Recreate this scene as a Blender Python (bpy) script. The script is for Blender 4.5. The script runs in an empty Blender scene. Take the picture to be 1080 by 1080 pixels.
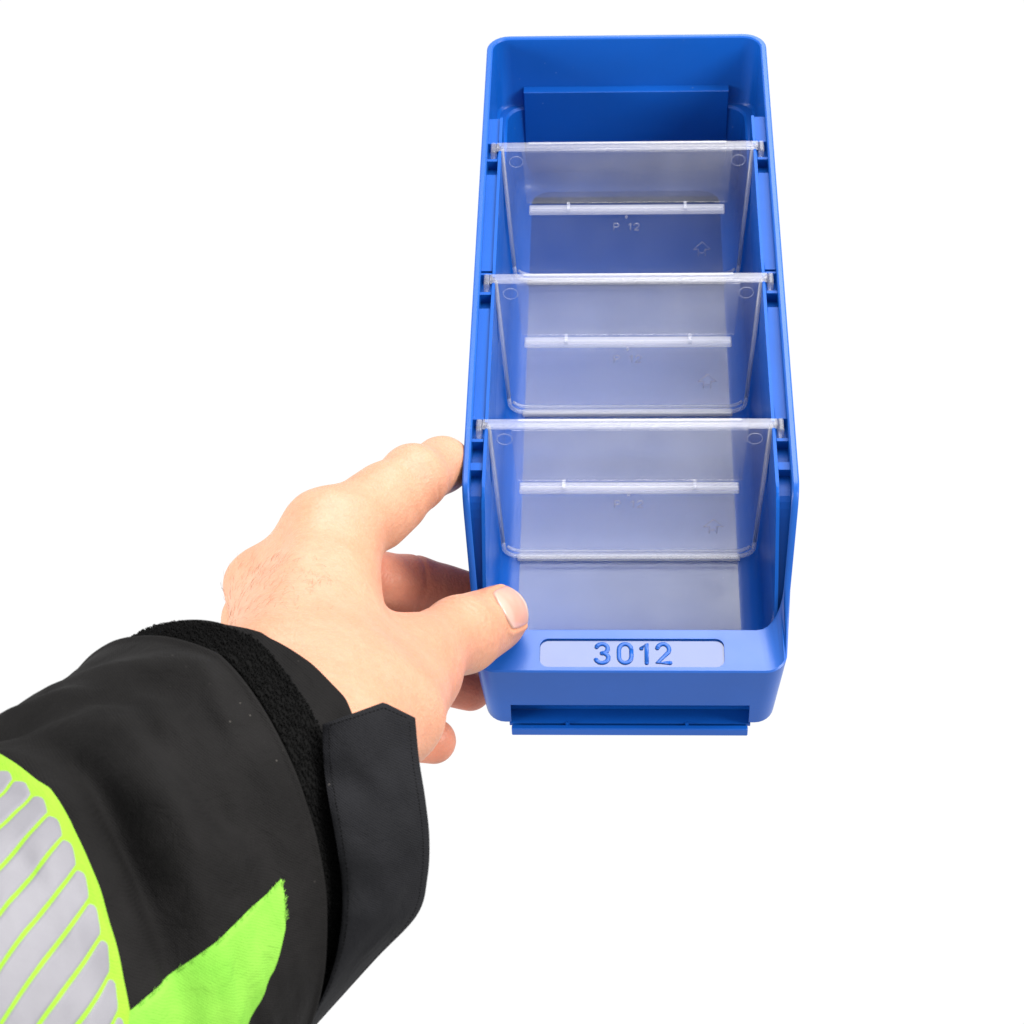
import bpy, bmesh, math, random
import numpy as np
from mathutils import Vector, Matrix, noise

random.seed(7); np.random.seed(7)
S = 0.001                                    # everything below is written in millimetres
scene = bpy.context.scene
col = scene.collection

# ------------------------------------------------------------------ camera
CAM = np.array([-6.715, -468.786, 645.154])
EUL = [math.radians(a) for a in (41.569, 1.913, 1.610)]
cam_data = bpy.data.cameras.new('camera')
cam = bpy.data.objects.new('camera', cam_data); col.objects.link(cam)
cam.location = Vector(CAM) * S
cam.rotation_euler = EUL
cam_data.sensor_width = 36.0
cam_data.lens = 79.26
cam_data.clip_start = 0.01; cam_data.clip_end = 100.0
scene.camera = cam
cam_data.dof.use_dof = True; cam_data.dof.focus_distance = 0.79; cam_data.dof.aperture_fstop = 48.0

# ------------------------------------------------------------------ light: seamless white studio surround
world = bpy.data.worlds.new('World'); scene.world = world; world.use_nodes = True
bg = world.node_tree.nodes['Background']
bg.inputs[0].default_value = (1, 1, 1, 1); bg.inputs[1].default_value = 1.02

def area_light(name, loc, target, sx, sy, power, color=(1, 1, 1)):
    l = bpy.data.lights.new(name, 'AREA'); l.shape = 'RECTANGLE'
    l.size = sx * S; l.size_y = sy * S; l.energy = power; l.color = color
    o = bpy.data.objects.new(name, l); col.objects.link(o)
    o.location = Vector(loc) * S
    o.rotation_euler = (Vector(target) - Vector(loc)).to_track_quat('-Z', 'Y').to_euler()
    return o
area_light('window_light', (260, 690, 1000), (0, 60, 20), 880, 1050, 27.0, (1.0, 0.985, 0.97))
area_light('ceiling_light', (900, -120, 820), (-40, 40, 20), 500, 500, 21.0, (1.0, 0.97, 0.93))
area_light('hand_fill_light', (-950, -330, 260), (-70, 10, 40), 600, 500, 17.0, (1.0, 0.98, 0.96))  # added fill from the left to brighten the hand, not a known lamp

scene.view_settings.view_transform = 'Standard'
scene.view_settings.look = 'None'
scene.view_settings.gamma = 1.0
scene.view_settings.use_curve_mapping = False
scene.view_settings.exposure = 0.0

# ------------------------------------------------------------------ helpers
_cx, _sx = math.cos(EUL[0]), math.sin(EUL[0])
_cy, _sy = math.cos(EUL[1]), math.sin(EUL[1])
_cz, _sz = math.cos(EUL[2]), math.sin(EUL[2])
ROT = (np.array([[_cz, -_sz, 0], [_sz, _cz, 0], [0, 0, 1]])
       @ np.array([[_cy, 0, _sy], [0, 1, 0], [-_sy, 0, _cy]])
       @ np.array([[1, 0, 0], [0, _cx, -_sx], [0, _sx, _cx]]))
FPX = 2377.9
def V(x, y, z):                               # surveyed offsets (right, down, away) in mm -> place coordinates in mm
    return CAM + ROT @ np.array([x, -y, -z])
def P(u, v, d):                               # sight line through a photo point, followed for d mm
    return V((u - 540) / FPX * d, (v - 540) / FPX * d, d)

def link(name, me, mat=None, parent=None, smooth=True):
    o = bpy.data.objects.new(name, me); col.objects.link(o)
    if mat is not None:
        me.materials.clear(); me.materials.append(mat)
    if parent is not None: o.parent = parent
    if smooth:
        me.polygons.foreach_set('use_smooth', [True] * len(me.polygons))
    return o
def mesh_from(name, verts, faces, scale=True):
    me = bpy.data.meshes.new(name)
    v = np.asarray(verts, float) * (S if scale else 1)
    me.from_pydata([tuple(p) for p in v], [], [tuple(int(i) for i in f) for f in faces])
    me.update()
    return me
def bm_mesh(name, bm, recalc=True):
    if recalc: bmesh.ops.recalc_face_normals(bm, faces=bm.faces[:])
    me = bpy.data.meshes.new(name); bm.to_mesh(me); bm.free(); return me
def sharp(o, deg=35):
    me = o.data
    bm = bmesh.new(); bm.from_mesh(me)
    for e in bm.edges:
        if len(e.link_faces) == 2 and e.calc_face_angle(0) > math.radians(deg): e.smooth = False
    bm.to_mesh(me); bm.free()
def empty(name, loc=(0, 0, 0), parent=None):
    o = bpy.data.objects.new(name, None); col.objects.link(o)
    o.location = Vector(loc) * S; o.empty_display_size = 0.02
    if parent: o.parent = parent
    return o
def tag(o, label=None, cat=None, group=None, kind=None):
    if label: o['label'] = label
    if cat: o['category'] = cat
    if group: o['group'] = group
    if kind: o['kind'] = kind
    return o

def box_bm(bm, x0, x1, y0, y1, z0, z1, bev=0.0, seg=2):
    vs = [bm.verts.new(Vector(p) * S) for p in
          [(x0, y0, z0), (x1, y0, z0), (x1, y1, z0), (x0, y1, z0), (x0, y0, z1), (x1, y0, z1), (x1, y1, z1), (x0, y1, z1)]]
    fs = [bm.faces.new([vs[i] for i in f]) for f in
          [(3, 2, 1, 0), (4, 5, 6, 7), (0, 1, 5, 4), (1, 2, 6, 5), (2, 3, 7, 6), (3, 0, 4, 7)]]
    if bev:
        es = {e for f in fs for e in f.edges}
        bmesh.ops.bevel(bm, geom=list(es), offset=bev * S, segments=seg, affect='EDGES', profile=0.5)
def prism_bm(bm, poly, axis, a0, a1, bev=0.0, seg=2):
    """closed polygon (list of 2-tuples) extruded along axis from a0 to a1."""
    def mk(p, a):
        if axis == 'x': return (a, p[0], p[1])
        if axis == 'y': return (p[0], a, p[1])
        return (p[0], p[1], a)
    A = [bm.verts.new(Vector(mk(p, a0)) * S) for p in poly]
    B = [bm.verts.new(Vector(mk(p, a1)) * S) for p in poly]
    n = len(poly); fs = [bm.faces.new(A), bm.faces.new(B[::-1])]
    caps = set(fs[0].edges) | set(fs[1].edges)
    for i in range(n):
        fs.append(bm.faces.new([A[i], B[i], B[(i + 1) % n], A[(i + 1) % n]]))
    if bev:
        bmesh.ops.bevel(bm, geom=list(caps), offset=bev * S, segments=seg, affect='EDGES', profile=0.5)
def round_rect(hx, hy, r, n=6, cx=0, cy=0):
    pts = []
    for (sx, sy, a0) in ((1, 1, 0), (-1, 1, 90), (-1, -1, 180), (1, -1, 270)):
        for i in range(n + 1):
            a = math.radians(a0 + 90 * i / n)
            pts.append((cx + sx * (hx - r) + r * math.cos(a), cy + sy * (hy - r) + r * math.sin(a)))
    return pts
def tube(path, rad, sides=8, flat=1.0, up=None, cap=True):
    """tube verts/faces along a list of 3-vectors."""
    path = [np.asarray(p, float) for p in path]; n = len(path)
    verts = []; faces = []
    for i, p in enumerate(path):
        t = path[min(i + 1, n - 1)] - path[max(i - 1, 0)]; t = t / (np.linalg.norm(t) + 1e-9)
        u = np.array(up if up is not None else (0, 0, 1), float)
        if abs(t @ u) > 0.95: u = np.array((0.3, 1, 0.1))
        b = np.cross(t, u); b /= np.linalg.norm(b); c = np.cross(b, t)
        r = rad[i] if hasattr(rad, '__len__') else rad
        for k in range(sides):
            a = 2 * math.pi * k / sides
            verts.append(p + r * (math.cos(a) * b + flat * math.sin(a) * c))
    for i in range(n - 1):
        for k in range(sides):
            k2 = (k + 1) % sides
            faces.append((i * sides + k, i * sides + k2, (i + 1) * sides + k2, (i + 1) * sides + k))
    if cap:
        faces.append(tuple(range(sides))[::-1]); faces.append(tuple((n - 1) * sides + k for k in range(sides)))
    return verts, faces

# ------------------------------------------------------------------ materials
def new_mat(name):
    m = bpy.data.materials.new(name); m.use_nodes = True
    nt = m.node_tree
    return m, nt, nt.nodes['Principled BSDF']
def N(nt, typ, **kw):
    n = nt.nodes.new(typ)
    for k, v in kw.items():
        if k in n.inputs: n.inputs[k].default_value = v
        else: setattr(n, k, v)
    return n
def objco(nt):
    return N(nt, 'ShaderNodeTexCoord').outputs['Object']
def bump(nt, bsdf, height, strength, dist, normal=None):
    b = N(nt, 'ShaderNodeBump', Strength=strength, Distance=dist)
    nt.links.new(height, b.inputs['Height'])
    if normal is not None: nt.links.new(normal, b.inputs['Normal'])
    nt.links.new(b.outputs[0], bsdf.inputs['Normal'])
    return b.outputs[0]
def ramp(nt, src, stops):
    r = nt.nodes.new('ShaderNodeValToRGB'); nt.links.new(src, r.inputs[0])
    e = r.color_ramp.elements
    while len(e) < len(stops): e.new(0.5)
    for q, (p, c) in zip(e, stops): q.position = p; q.color = (*c, 1) if len(c) == 3 else c
    return r.outputs[0]
def maprange(nt, src, a, b, c, d):
    m = N(nt, 'ShaderNodeMapRange'); nt.links.new(src, m.inputs[0])
    for i, v in zip((1, 2, 3, 4), (a, b, c, d)): m.inputs[i].default_value = v
    return m.outputs[0]

def plastic(name, rgb, rough, grain=0.0, scuff=0.06, spec=0.5):
    m, nt, b = new_mat(name); co = objco(nt)
    n1 = N(nt, 'ShaderNodeTexNoise', Scale=22.0, Detail=5.0, Roughness=0.6); nt.links.new(co, n1.inputs[0])
    nt.links.new(ramp(nt, n1.outputs[0], [(0.3, [c * 0.93 for c in rgb]), (0.7, [min(1, c * 1.06) for c in rgb])]), b.inputs['Base Color'])
    n2 = N(nt, 'ShaderNodeTexNoise', Scale=60.0, Detail=8.0, Roughness=0.65); nt.links.new(co, n2.inputs[0])
    nt.links.new(maprange(nt, n2.outputs[0], 0.3, 0.7, rough - scuff, rough + scuff), b.inputs['Roughness'])
    mp = N(nt, 'ShaderNodeMapping'); mp.inputs['Scale'].default_value = (30, 900, 900); mp.inputs['Rotation'].default_value = (0.3, 0.5, 0.9); nt.links.new(co, mp.inputs[0])
    sc = N(nt, 'ShaderNodeTexNoise', Scale=1.0, Detail=2.0); nt.links.new(mp.outputs[0], sc.inputs[0])
    dv = N(nt, 'ShaderNodeTexVoronoi', Scale=170.0); nt.links.new(co, dv.inputs[0])
    d1 = ramp(nt, dv.outputs['Distance'], [(0.035, (1, 1, 1)), (0.07, (0, 0, 0))])
    s1 = ramp(nt, sc.outputs[0], [(0.72, (0, 0, 0)), (0.80, (0.35, 0.35, 0.35))])
    mxm = N(nt, 'ShaderNodeMath', operation='MAXIMUM'); nt.links.new(d1, mxm.inputs[0]); nt.links.new(s1, mxm.inputs[1])
    nm = N(nt, 'ShaderNodeTexNoise', Scale=30.0, Detail=1.0); nt.links.new(co, nm.inputs[0])
    ms = N(nt, 'ShaderNodeMath', operation='MULTIPLY'); nt.links.new(mxm.outputs[0], ms.inputs[0]); nt.links.new(ramp(nt, nm.outputs[0], [(0.5, (0, 0, 0)), (0.66, (0.5, 0.5, 0.5))]), ms.inputs[1])
    wear = N(nt, 'ShaderNodeMix', data_type='RGBA'); nt.links.new(ms.outputs[0], wear.inputs[0])
    src = b.inputs['Base Color'].links[0].from_socket; nt.links.new(src, wear.inputs[6]); wear.inputs[7].default_value = (0.14, 0.22, 0.42, 1)
    nt.links.new(wear.outputs[2], b.inputs['Base Color'])
    if grain:
        n3 = N(nt, 'ShaderNodeTexNoise', Scale=2200.0, Detail=2.0); nt.links.new(co, n3.inputs[0])
        n4 = N(nt, 'ShaderNodeTexNoise', Scale=25.0, Detail=1.0); nt.links.new(co, n4.inputs[0])
        nb = bump(nt, b, n4.outputs[0], 0.25, 0.0006)
        bump(nt, b, n3.outputs[0], grain, 0.0001, nb)
    b.inputs['IOR'].default_value = 1.5; b.inputs['Specular IOR Level'].default_value = spec
    return m
BLUE = (0.003, 0.065, 0.315)
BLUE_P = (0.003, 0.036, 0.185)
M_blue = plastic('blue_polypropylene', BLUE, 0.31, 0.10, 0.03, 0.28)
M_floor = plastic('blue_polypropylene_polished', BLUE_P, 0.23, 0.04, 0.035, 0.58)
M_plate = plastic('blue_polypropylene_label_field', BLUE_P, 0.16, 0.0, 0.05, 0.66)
M_rail = plastic('blue_polypropylene_rail', BLUE, 0.34, 0.06, 0.03, 0.10)
M_lip = plastic('blue_polypropylene_front_lip', BLUE, 0.33, 0.08, 0.04, 0.46)

def clear_plastic(name, haze, rough, tint=(0.93, 0.93, 0.97), wave=0.12):
    m = bpy.data.materials.new(name); m.use_nodes = True; nt = m.node_tree
    nt.nodes.clear(); out = nt.nodes.new('ShaderNodeOutputMaterial')
    co = objco(nt)
    tr = N(nt, 'ShaderNodeBsdfTransparent', Color=(0.95, 0.955, 0.97, 1))
    df = N(nt, 'ShaderNodeBsdfDiffuse', Color=(*tint, 1))
    tl = N(nt, 'ShaderNodeBsdfTranslucent', Color=(*tint, 1))
    half = N(nt, 'ShaderNodeMixShader', Fac=0.5); nt.links.new(df.outputs[0], half.inputs[1]); nt.links.new(tl.outputs[0], half.inputs[2])
    nz = N(nt, 'ShaderNodeTexNoise', Scale=35.0, Detail=6.0, Roughness=0.6); nt.links.new(co, nz.inputs[0])
    mx = nt.nodes.new('ShaderNodeMixShader')
    if wave: nt.links.new(maprange(nt, nz.outputs[0], 0.3, 0.7, haze * 0.7, haze * 1.35), mx.inputs[0])
    else: mx.inputs[0].default_value = haze
    nt.links.new(tr.outputs[0], mx.inputs[1]); nt.links.new(half.outputs[0], mx.inputs[2])
    gl = N(nt, 'ShaderNodeBsdfGlossy', Roughness=rough)
    fr = N(nt, 'ShaderNodeFresnel', IOR=1.5)                 # a thin sheet reflects alike on both of its faces
    gb = nt.nodes.new('ShaderNodeNewGeometry')
    nt.links.new(maprange(nt, gb.outputs['Backfacing'], 0, 1, 1.5, 1 / 1.5), fr.inputs['IOR'])
    mg = nt.nodes.new('ShaderNodeMixShader')
    nt.links.new(fr.outputs[0], mg.inputs[0]); nt.links.new(mx.outputs[0], mg.inputs[1]); nt.links.new(gl.outputs[0], mg.inputs[2])
    wv = N(nt, 'ShaderNodeTexNoise', Scale=14.0, Detail=1.0); nt.links.new(co, wv.inputs[0])
    bp = N(nt, 'ShaderNodeBump', Strength=wave, Distance=0.0015); nt.links.new(wv.outputs[0], bp.inputs['Height'])
    nt.links.new(bp.outputs[0], gl.inputs['Normal'])
    nt.links.new(mg.outputs[0], out.inputs[0])
    return m
M_clear = clear_plastic('clear_polystyrene', 0.046, 0.09)
M_clear_thick = clear_plastic('clear_polystyrene_edge', 0.22, 0.28, (0.95, 0.94, 0.95), 0.0)
M_clear_bar = clear_plastic('clear_polystyrene_bar', 0.095, 0.28, (0.95, 0.94, 0.96), 0.0)
M_emboss = clear_plastic('clear_polystyrene_embossing', 0.20, 0.2)

def skin_mat():
    m, nt, b = new_mat('skin'); co = objco(nt)
    at = N(nt, 'ShaderNodeAttribute', attribute_name='flush_and_shade')
    n1 = N(nt, 'ShaderNodeTexNoise', Scale=55.0, Detail=5.0, Roughness=0.6); nt.links.new(co, n1.inputs[0])
    base = ramp(nt, n1.outputs[0], [(0.3, (0.405, 0.196, 0.115)), (0.7, (0.455, 0.232, 0.148))])
    mx = N(nt, 'ShaderNodeMix', data_type='RGBA')
    nt.links.new(at.outputs['Fac'], mx.inputs[0]); nt.links.new(base, mx.inputs[6]); mx.inputs[7].default_value = (0.46, 0.140, 0.088, 1)
    n5 = N(nt, 'ShaderNodeTexNoise', Scale=420.0, Detail=3.0); nt.links.new(co, n5.inputs[0])
    mx2 = N(nt, 'ShaderNodeMix', data_type='RGBA', blend_type='MULTIPLY'); mx2.inputs[0].default_value = 0.5
    nt.links.new(mx.outputs[2], mx2.inputs[6])
    nt.links.new(ramp(nt, n5.outputs[0], [(0.3, (0.88, 0.84, 0.82)), (0.65, (1, 1, 1))]), mx2.inputs[7])
    nt.links.new(mx2.outputs[2], b.inputs['Base Color'])
    b.inputs['Roughness'].default_value = 0.48
    b.inputs['Subsurface Weight'].default_value = 0.22
    b.inputs['Subsurface Radius'].default_value = (1.0, 0.35, 0.18)
    b.inputs['Subsurface Scale'].default_value = 0.003
    b.inputs['IOR'].default_value = 1.4
    v1 = N(nt, 'ShaderNodeTexVoronoi', Scale=1000.0); nt.links.new(co, v1.inputs[0])
    n2 = N(nt, 'ShaderNodeTexNoise', Scale=330.0, Detail=4.0); nt.links.new(co, n2.inputs[0])
    nb = bump(nt, b, n2.outputs[0], 0.6, 0.0005)
    bump(nt, b, v1.outputs[0], 0.55, 0.0002, nb)
    return m
M_skin = skin_mat()
M_nail, _nt, _b = new_mat('fingernail')
_co = objco(_nt)
_n = N(_nt, 'ShaderNodeTexNoise', Scale=120.0, Detail=3.0); _nt.links.new(_co, _n.inputs[0])
_nt.links.new(ramp(_nt, _n.outputs[0], [(0.3, (0.42, 0.215, 0.160)), (0.7, (0.46, 0.255, 0.200))]), _b.inputs['Base Color'])
_at = N(_nt, 'ShaderNodeAttribute', attribute_name='along')
_mx = N(_nt, 'ShaderNodeMix', data_type='RGBA'); _nt.links.new(_b.inputs['Base Color'].links[0].from_socket, _mx.inputs[6]); _mx.inputs[7].default_value = (0.47, 0.38, 0.33, 1)
_nt.links.new(ramp(_nt, maprange(_nt, _at.outputs['Fac'], -1, 1, 0, 1), [(0.0, (0.4,) * 3), (0.2, (0.3,) * 3), (0.3, (0, 0, 0)), (0.86, (0, 0, 0)), (0.93, (0.85,) * 3)]), _mx.inputs[0])
_nt.links.new(_mx.outputs[2], _b.inputs['Base Color'])
_b.inputs['Roughness'].default_value = 0.16; _b.inputs['Subsurface Weight'].default_value = 0.2
_b.inputs['Subsurface Scale'].default_value = 0.002; _b.inputs['Subsurface Radius'].default_value = (1, .4, .3)

def fabric(name, rgb, rgb2, rough=0.8, weave=2600.0, wb=0.35, lint=0.0, sheen=0.15, spec=0.07):
    m, nt, b = new_mat(name); co = objco(nt)
    n1 = N(nt, 'ShaderNodeTexNoise', Scale=26.0, Detail=6.0, Roughness=0.6); nt.links.new(co, n1.inputs[0])
    c = ramp(nt, n1.outputs[0], [(0.3, rgb), (0.72, rgb2)])
    if lint:
        v = N(nt, 'ShaderNodeTexVoronoi', Scale=230.0); nt.links.new(co, v.inputs[0])
        lt = ramp(nt, v.outputs['Distance'], [(0.045, (1, 1, 1)), (0.075, (0, 0, 0))])
        n9 = N(nt, 'ShaderNodeTexNoise', Scale=41.0, Detail=1.0); nt.links.new(co, n9.inputs[0])
        lm = N(nt, 'ShaderNodeMath', operation='MULTIPLY'); nt.links.new(lt, lm.inputs[0])
        nt.links.new(ramp(nt, n9.outputs[0], [(0.55, (0, 0, 0)), (0.64, (lint,) * 3)]), lm.inputs[1])
        mx = N(nt, 'ShaderNodeMix', data_type='RGBA'); nt.links.new(lm.outputs[0], mx.inputs[0])
        nt.links.new(c, mx.inputs[6]); mx.inputs[7].default_value = (0.22, 0.2, 0.18, 1); c = mx.outputs[2]
    nt.links.new(c, b.inputs['Base Color'])
    b.inputs['Roughness'].default_value = rough; b.inputs['Specular IOR Level'].default_value = spec
    b.inputs['Sheen Weight'].default_value = sheen; b.inputs['Sheen Roughness'].default_value = 0.5
    w = N(nt, 'ShaderNodeTexWave', Scale=weave / 6.3, Distortion=1.5, Detail=1.0); w.bands_direction = 'DIAGONAL'; nt.links.new(co, w.inputs[0])
    n3 = N(nt, 'ShaderNodeTexNoise', Scale=weave / 3, Detail=3.0); nt.links.new(co, n3.inputs[0])
    n7 = N(nt, 'ShaderNodeTexNoise', Scale=95.0, Detail=5.0, Roughness=0.55, Distortion=0.8); nt.links.new(co, n7.inputs[0])
    na = bump(nt, b, n7.outputs[0], 0.45, 0.0022)
    nb = bump(nt, b, w.outputs[0], wb, 0.0003, na)
    bump(nt, b, n3.outputs[0], wb, 0.0004, nb)
    return m
M_black = fabric('black_softshell', (0.0034, 0.0032, 0.0032), (0.0085, 0.0080, 0.0080), 0.75, 4600, 0.3, lint=0.2, sheen=0.0)
M_strap = fabric('charcoal_twill', (0.0060, 0.0062, 0.0073), (0.0105, 0.0107, 0.0125), 0.78, 4600, 0.4, lint=0.25, sheen=0.0)
M_loop = fabric('black_loop_pile', (0.0012, 0.0012, 0.0012), (0.0026, 0.0026, 0.0026), 0.85, 1500, 0.5, 0, 0.0)
M_lime = fabric('fluorescent_lime_knit', (0.105, 0.31, 0.030), (0.165, 0.37, 0.046), 0.85, 4200, 0.2, 0, 0.0)
M_limeb = fabric('fluorescent_yellow_binding', (0.165, 0.34, 0.022), (0.21, 0.38, 0.034), 0.8, 4200, 0.2, 0, 0.0)
M_silver, _nt, _b = new_mat('retroreflective_silver'); _co = objco(_nt)
_n = N(_nt, 'ShaderNodeTexNoise', Scale=40.0, Detail=4.0); _nt.links.new(_co, _n.inputs[0])
_nt.links.new(ramp(_nt, _n.outputs[0], [(0.3, (0.150, 0.148, 0.165)), (0.7, (0.190, 0.188, 0.207))]), _b.inputs['Base Color'])
_b.inputs['Roughness'].default_value = 0.5; _b.inputs['Specular IOR Level'].default_value = 0.2
_n2 = N(_nt, 'ShaderNodeTexNoise', Scale=900.0, Detail=2.0); _nt.links.new(_co, _n2.inputs[0]); bump(_nt, _b, _n2.outputs[0], 0.3, 0.0002)

# ================================================================== STORAGE BIN
H, YK, L, HW, HWB = 76.0, 47.4, 300.0, 57.5, 50.7
LIP_IN = 17.5
def smin_py(a, b, k):
    h = max(k - abs(a - b), 0) / k
    return min(a, b) - h * h * k * 0.25
def rim(y):
    low = 33.0 + 0.10 * max(y, 0)
    up = 34.75 + (y - LIP_IN) * 1.45
    r = -smin_py(-low, -up, 3.0) if y > 8 else low
    return smin_py(r, H, 7.0)
YS = [26, 30, 34, 38, 41, 43, 45, 47, 49, 51, 53, 56, 60] + list(range(68, 284, 12)) + [284]
NC = 7
def loop(hw, y0, y1, rf, rb):
    """closed plan outline, counter-clockwise from front-left; same point count for all arguments"""
    pts = []
    xs = np.linspace(-1, 1, 9)[1:-1]
    for i in range(NC + 1):                                  # front-left corner
        a = math.radians(180 + 90 * i / NC); pts.append((-hw + rf + rf * math.cos(a), y0 + rf + rf * math.sin(a)))
    pts += [(x * (hw - rf), y0) for x in xs]
    for i in range(NC + 1):
        a = math.radians(270 + 90 * i / NC); pts.append((hw - rf + rf * math.cos(a), y0 + rf + rf * math.sin(a)))
    pts += [(hw, y) for y in YS]
    for i in range(NC + 1):
        a = math.radians(90 * i / NC); pts.append((hw - rb + rb * math.cos(a), y1 - rb + rb * math.sin(a)))
    pts += [(-x * (hw - rb), y1) for x in xs]
    for i in range(NC + 1):
        a = math.radians(90 + 90 * i / NC); pts.append((-hw + rb + rb * math.cos(a), y1 - rb + rb * math.sin(a)))
    pts += [(-hw, y) for y in YS[::-1]]
    return pts
def taper(x, y, z):
    k = (H - z) / H
    x2 = x * (1 - k * (HW - HWB) / HW)
    f = y / L
    return (x2, y + (1 - f) * max(0, (33 - z)) * 0.075 - f * k * 4.0, z)
bin_root = empty('storage_bin', (0, 150, 0))
tag(bin_root, 'blue plastic open-front storage bin with 3012 on its front lip, held in a hand', 'storage bin')
bin_root.location = (0, 0, 0)

rings = []
out = loop(HW, 0.7, L, 8.0, 9.0)
for q, ins in ((0.0, 1.6), (0.0, 0.5), (0.03, 0.0), (0.25, 0), (0.5, 0), (0.75, 0), (0.96, 0)):
    rg = loop(HW - ins, 0.7 + ins, L - ins, 8.0, 9.0)
    rings.append([taper(x, y, q * rim(y) + (0 if ins != 0.5 else 0.3)) for x, y in rg])
rings.append([taper(x, y, rim(y) - 0.45) for x, y in out])
rings.append([taper(x, y, rim(y)) for x, y in loop(HW - 0.55, 1.25, L - 0.55, 7.6, 8.5)])
rings.append([taper(x, y, rim(y)) for x, y in loop(HW - 1.9, LIP_IN - 0.6, L - 1.9, 9.0, 7.4)])
rings.append([taper(x, y, rim(y) - 0.5) for x, y in loop(HW - 2.4, LIP_IN, L - 2.4, 8.6, 7.0)])
def ledge(y): return min(44.0, rim(y) - 7.0)
def straight(x, y, z): return (x, y, z)
# inside: upper wall, ledge, lower wall, fillet, floor (no taper: these carry their own draft)
rings.append([straight(x, y, ledge(y) + 1.2) for x, y in loop(54.2, LIP_IN + .2, 294.6, 8.4, 7.0)])
rings.append([straight(x, y, ledge(y)) for x, y in loop(53.2, LIP_IN + .5, 294.2, 8.0, 7.0)])
rings.append([straight(x, y, ledge(y)) for x, y in loop(50.6, LIP_IN + .8, 293.4, 7.5, 8.0)])
rings.append([straight(x, y, ledge(y) - 0.8) for x, y in loop(49.8, LIP_IN + 1.0, 292.6, 7.5, 8.0)])
rings.append([straight(x, y, min(20, ledge(y) - 3)) for x, y in loop(48.8, LIP_IN + 1.6, 292.0, 7.5, 8.0)])
for i in range(6):
    a = math.radians(90 * i / 5); R_ = 7.6
    ins = R_ * (1 - math.cos(a)); z = 2.0 + R_ * (1 - math.sin(a))
    rings.append([straight(x, y, z) for x, y in loop(48.2 - ins, LIP_IN + 2.0 + ins * 0.5, 291.4 - ins * 0.5, 7.5, 8.0)])
nv = len(out); verts = [p for r in rings for p in r]; faces = []
for i in range(len(rings) - 1):
    for k in range(nv):
        k2 = (k + 1) % nv
        faces.append((i * nv + k, i * nv + k2, (i + 1) * nv + k2, (i + 1) * nv + k))
def strip_fill(base, flip):
    """fill a rounded-rect loop with left-right strips"""
    fs = []; nx = 7; a = NC + 1
    left = list(range(0, a)); front = list(range(a, a + nx)); fr = list(range(a + nx, 2 * a + nx))
    ri = list(range(2 * a + nx, 2 * a + nx + len(YS))); br = list(range(2 * a + nx + len(YS), 3 * a + nx + len(YS)))
    bk = list(range(3 * a + nx + len(YS), 3 * a + 2 * nx + len(YS))); bl = list(range(3 * a + 2 * nx + len(YS), 4 * a + 2 * nx + len(YS)))
    li = list(range(4 * a + 2 * nx + len(YS), nv))
    R2 = fr + ri + br; L2 = left[::-1] + li[::-1] + bl[::-1]
    for i in range(len(R2) - 1): fs.append((L2[i], R2[i], R2[i + 1], L2[i + 1]))
    fs.append(tuple([L2[0]] + front + [R2[0]])); fs.append(tuple([R2[-1]] + bk + [L2[-1]]))
    return [tuple(base + i for i in (f[::-1] if flip else f)) for f in fs]
faces += strip_fill(0, True)
nfloor0 = len(faces)
faces += strip_fill((len(rings) - 1) * nv, False)
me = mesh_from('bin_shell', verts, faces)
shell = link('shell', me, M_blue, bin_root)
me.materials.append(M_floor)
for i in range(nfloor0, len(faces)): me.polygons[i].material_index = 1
me.materials.append(M_lip)
for p in me.polygons:
    if p.normal.z > 0.6 and p.center.y < (LIP_IN + 1) * S and p.center.z > 32 * S: p.material_index = 2
# cut the label recess, the hook recess under the front
def cut(target, bm):
    c = bpy.data.objects.new('cutter', bm_mesh('cutter', bm)); col.objects.link(c)
    c.data.materials.append(M_blue)
    md = target.modifiers.new('cut', 'BOOLEAN'); md.operation = 'DIFFERENCE'; md.object = c; md.solver = 'EXACT'
    dg = bpy.context.evaluated_depsgraph_get()
    newme = bpy.data.meshes.new_from_object(target.evaluated_get(dg))
    target.modifiers.clear(); target.data = newme
    bpy.data.objects.remove(c)
def lipz(y): return 33.0 + 0.10 * y
LAB_Y = 8.2
bm = bmesh.new()
rr = round_rect(31.6, 5.6, 3.0, 6, 0.6, LAB_Y)
bot = [bm.verts.new(Vector((x, y, lipz(y) - 0.7)) * S) for x, y in rr]; top = [bm.verts.new(Vector((x, y, lipz(y) + 4)) * S) for x, y in rr]
bm.faces.new(bot[::-1]); bm.faces.new(top)
for i in range(len(rr)): bm.faces.new([bot[i], bot[(i + 1) % len(rr)], top[(i + 1) % len(rr)], top[i]])
cut(shell, bm)
bm = bmesh.new(); prism_bm(bm, [(-3, -3), (-3, 13.5), (1.2, 13.5), (4.5, 9.0), (9.5, 1.5), (9.5, -3)], 'x', -41.2, 41.2)
for v in bm.verts: v.co.x *= 1 + 0.003 * (v.co.y / S + 1)               # undercut ends
cut(shell, bm)
sharp(shell, 32)

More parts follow.
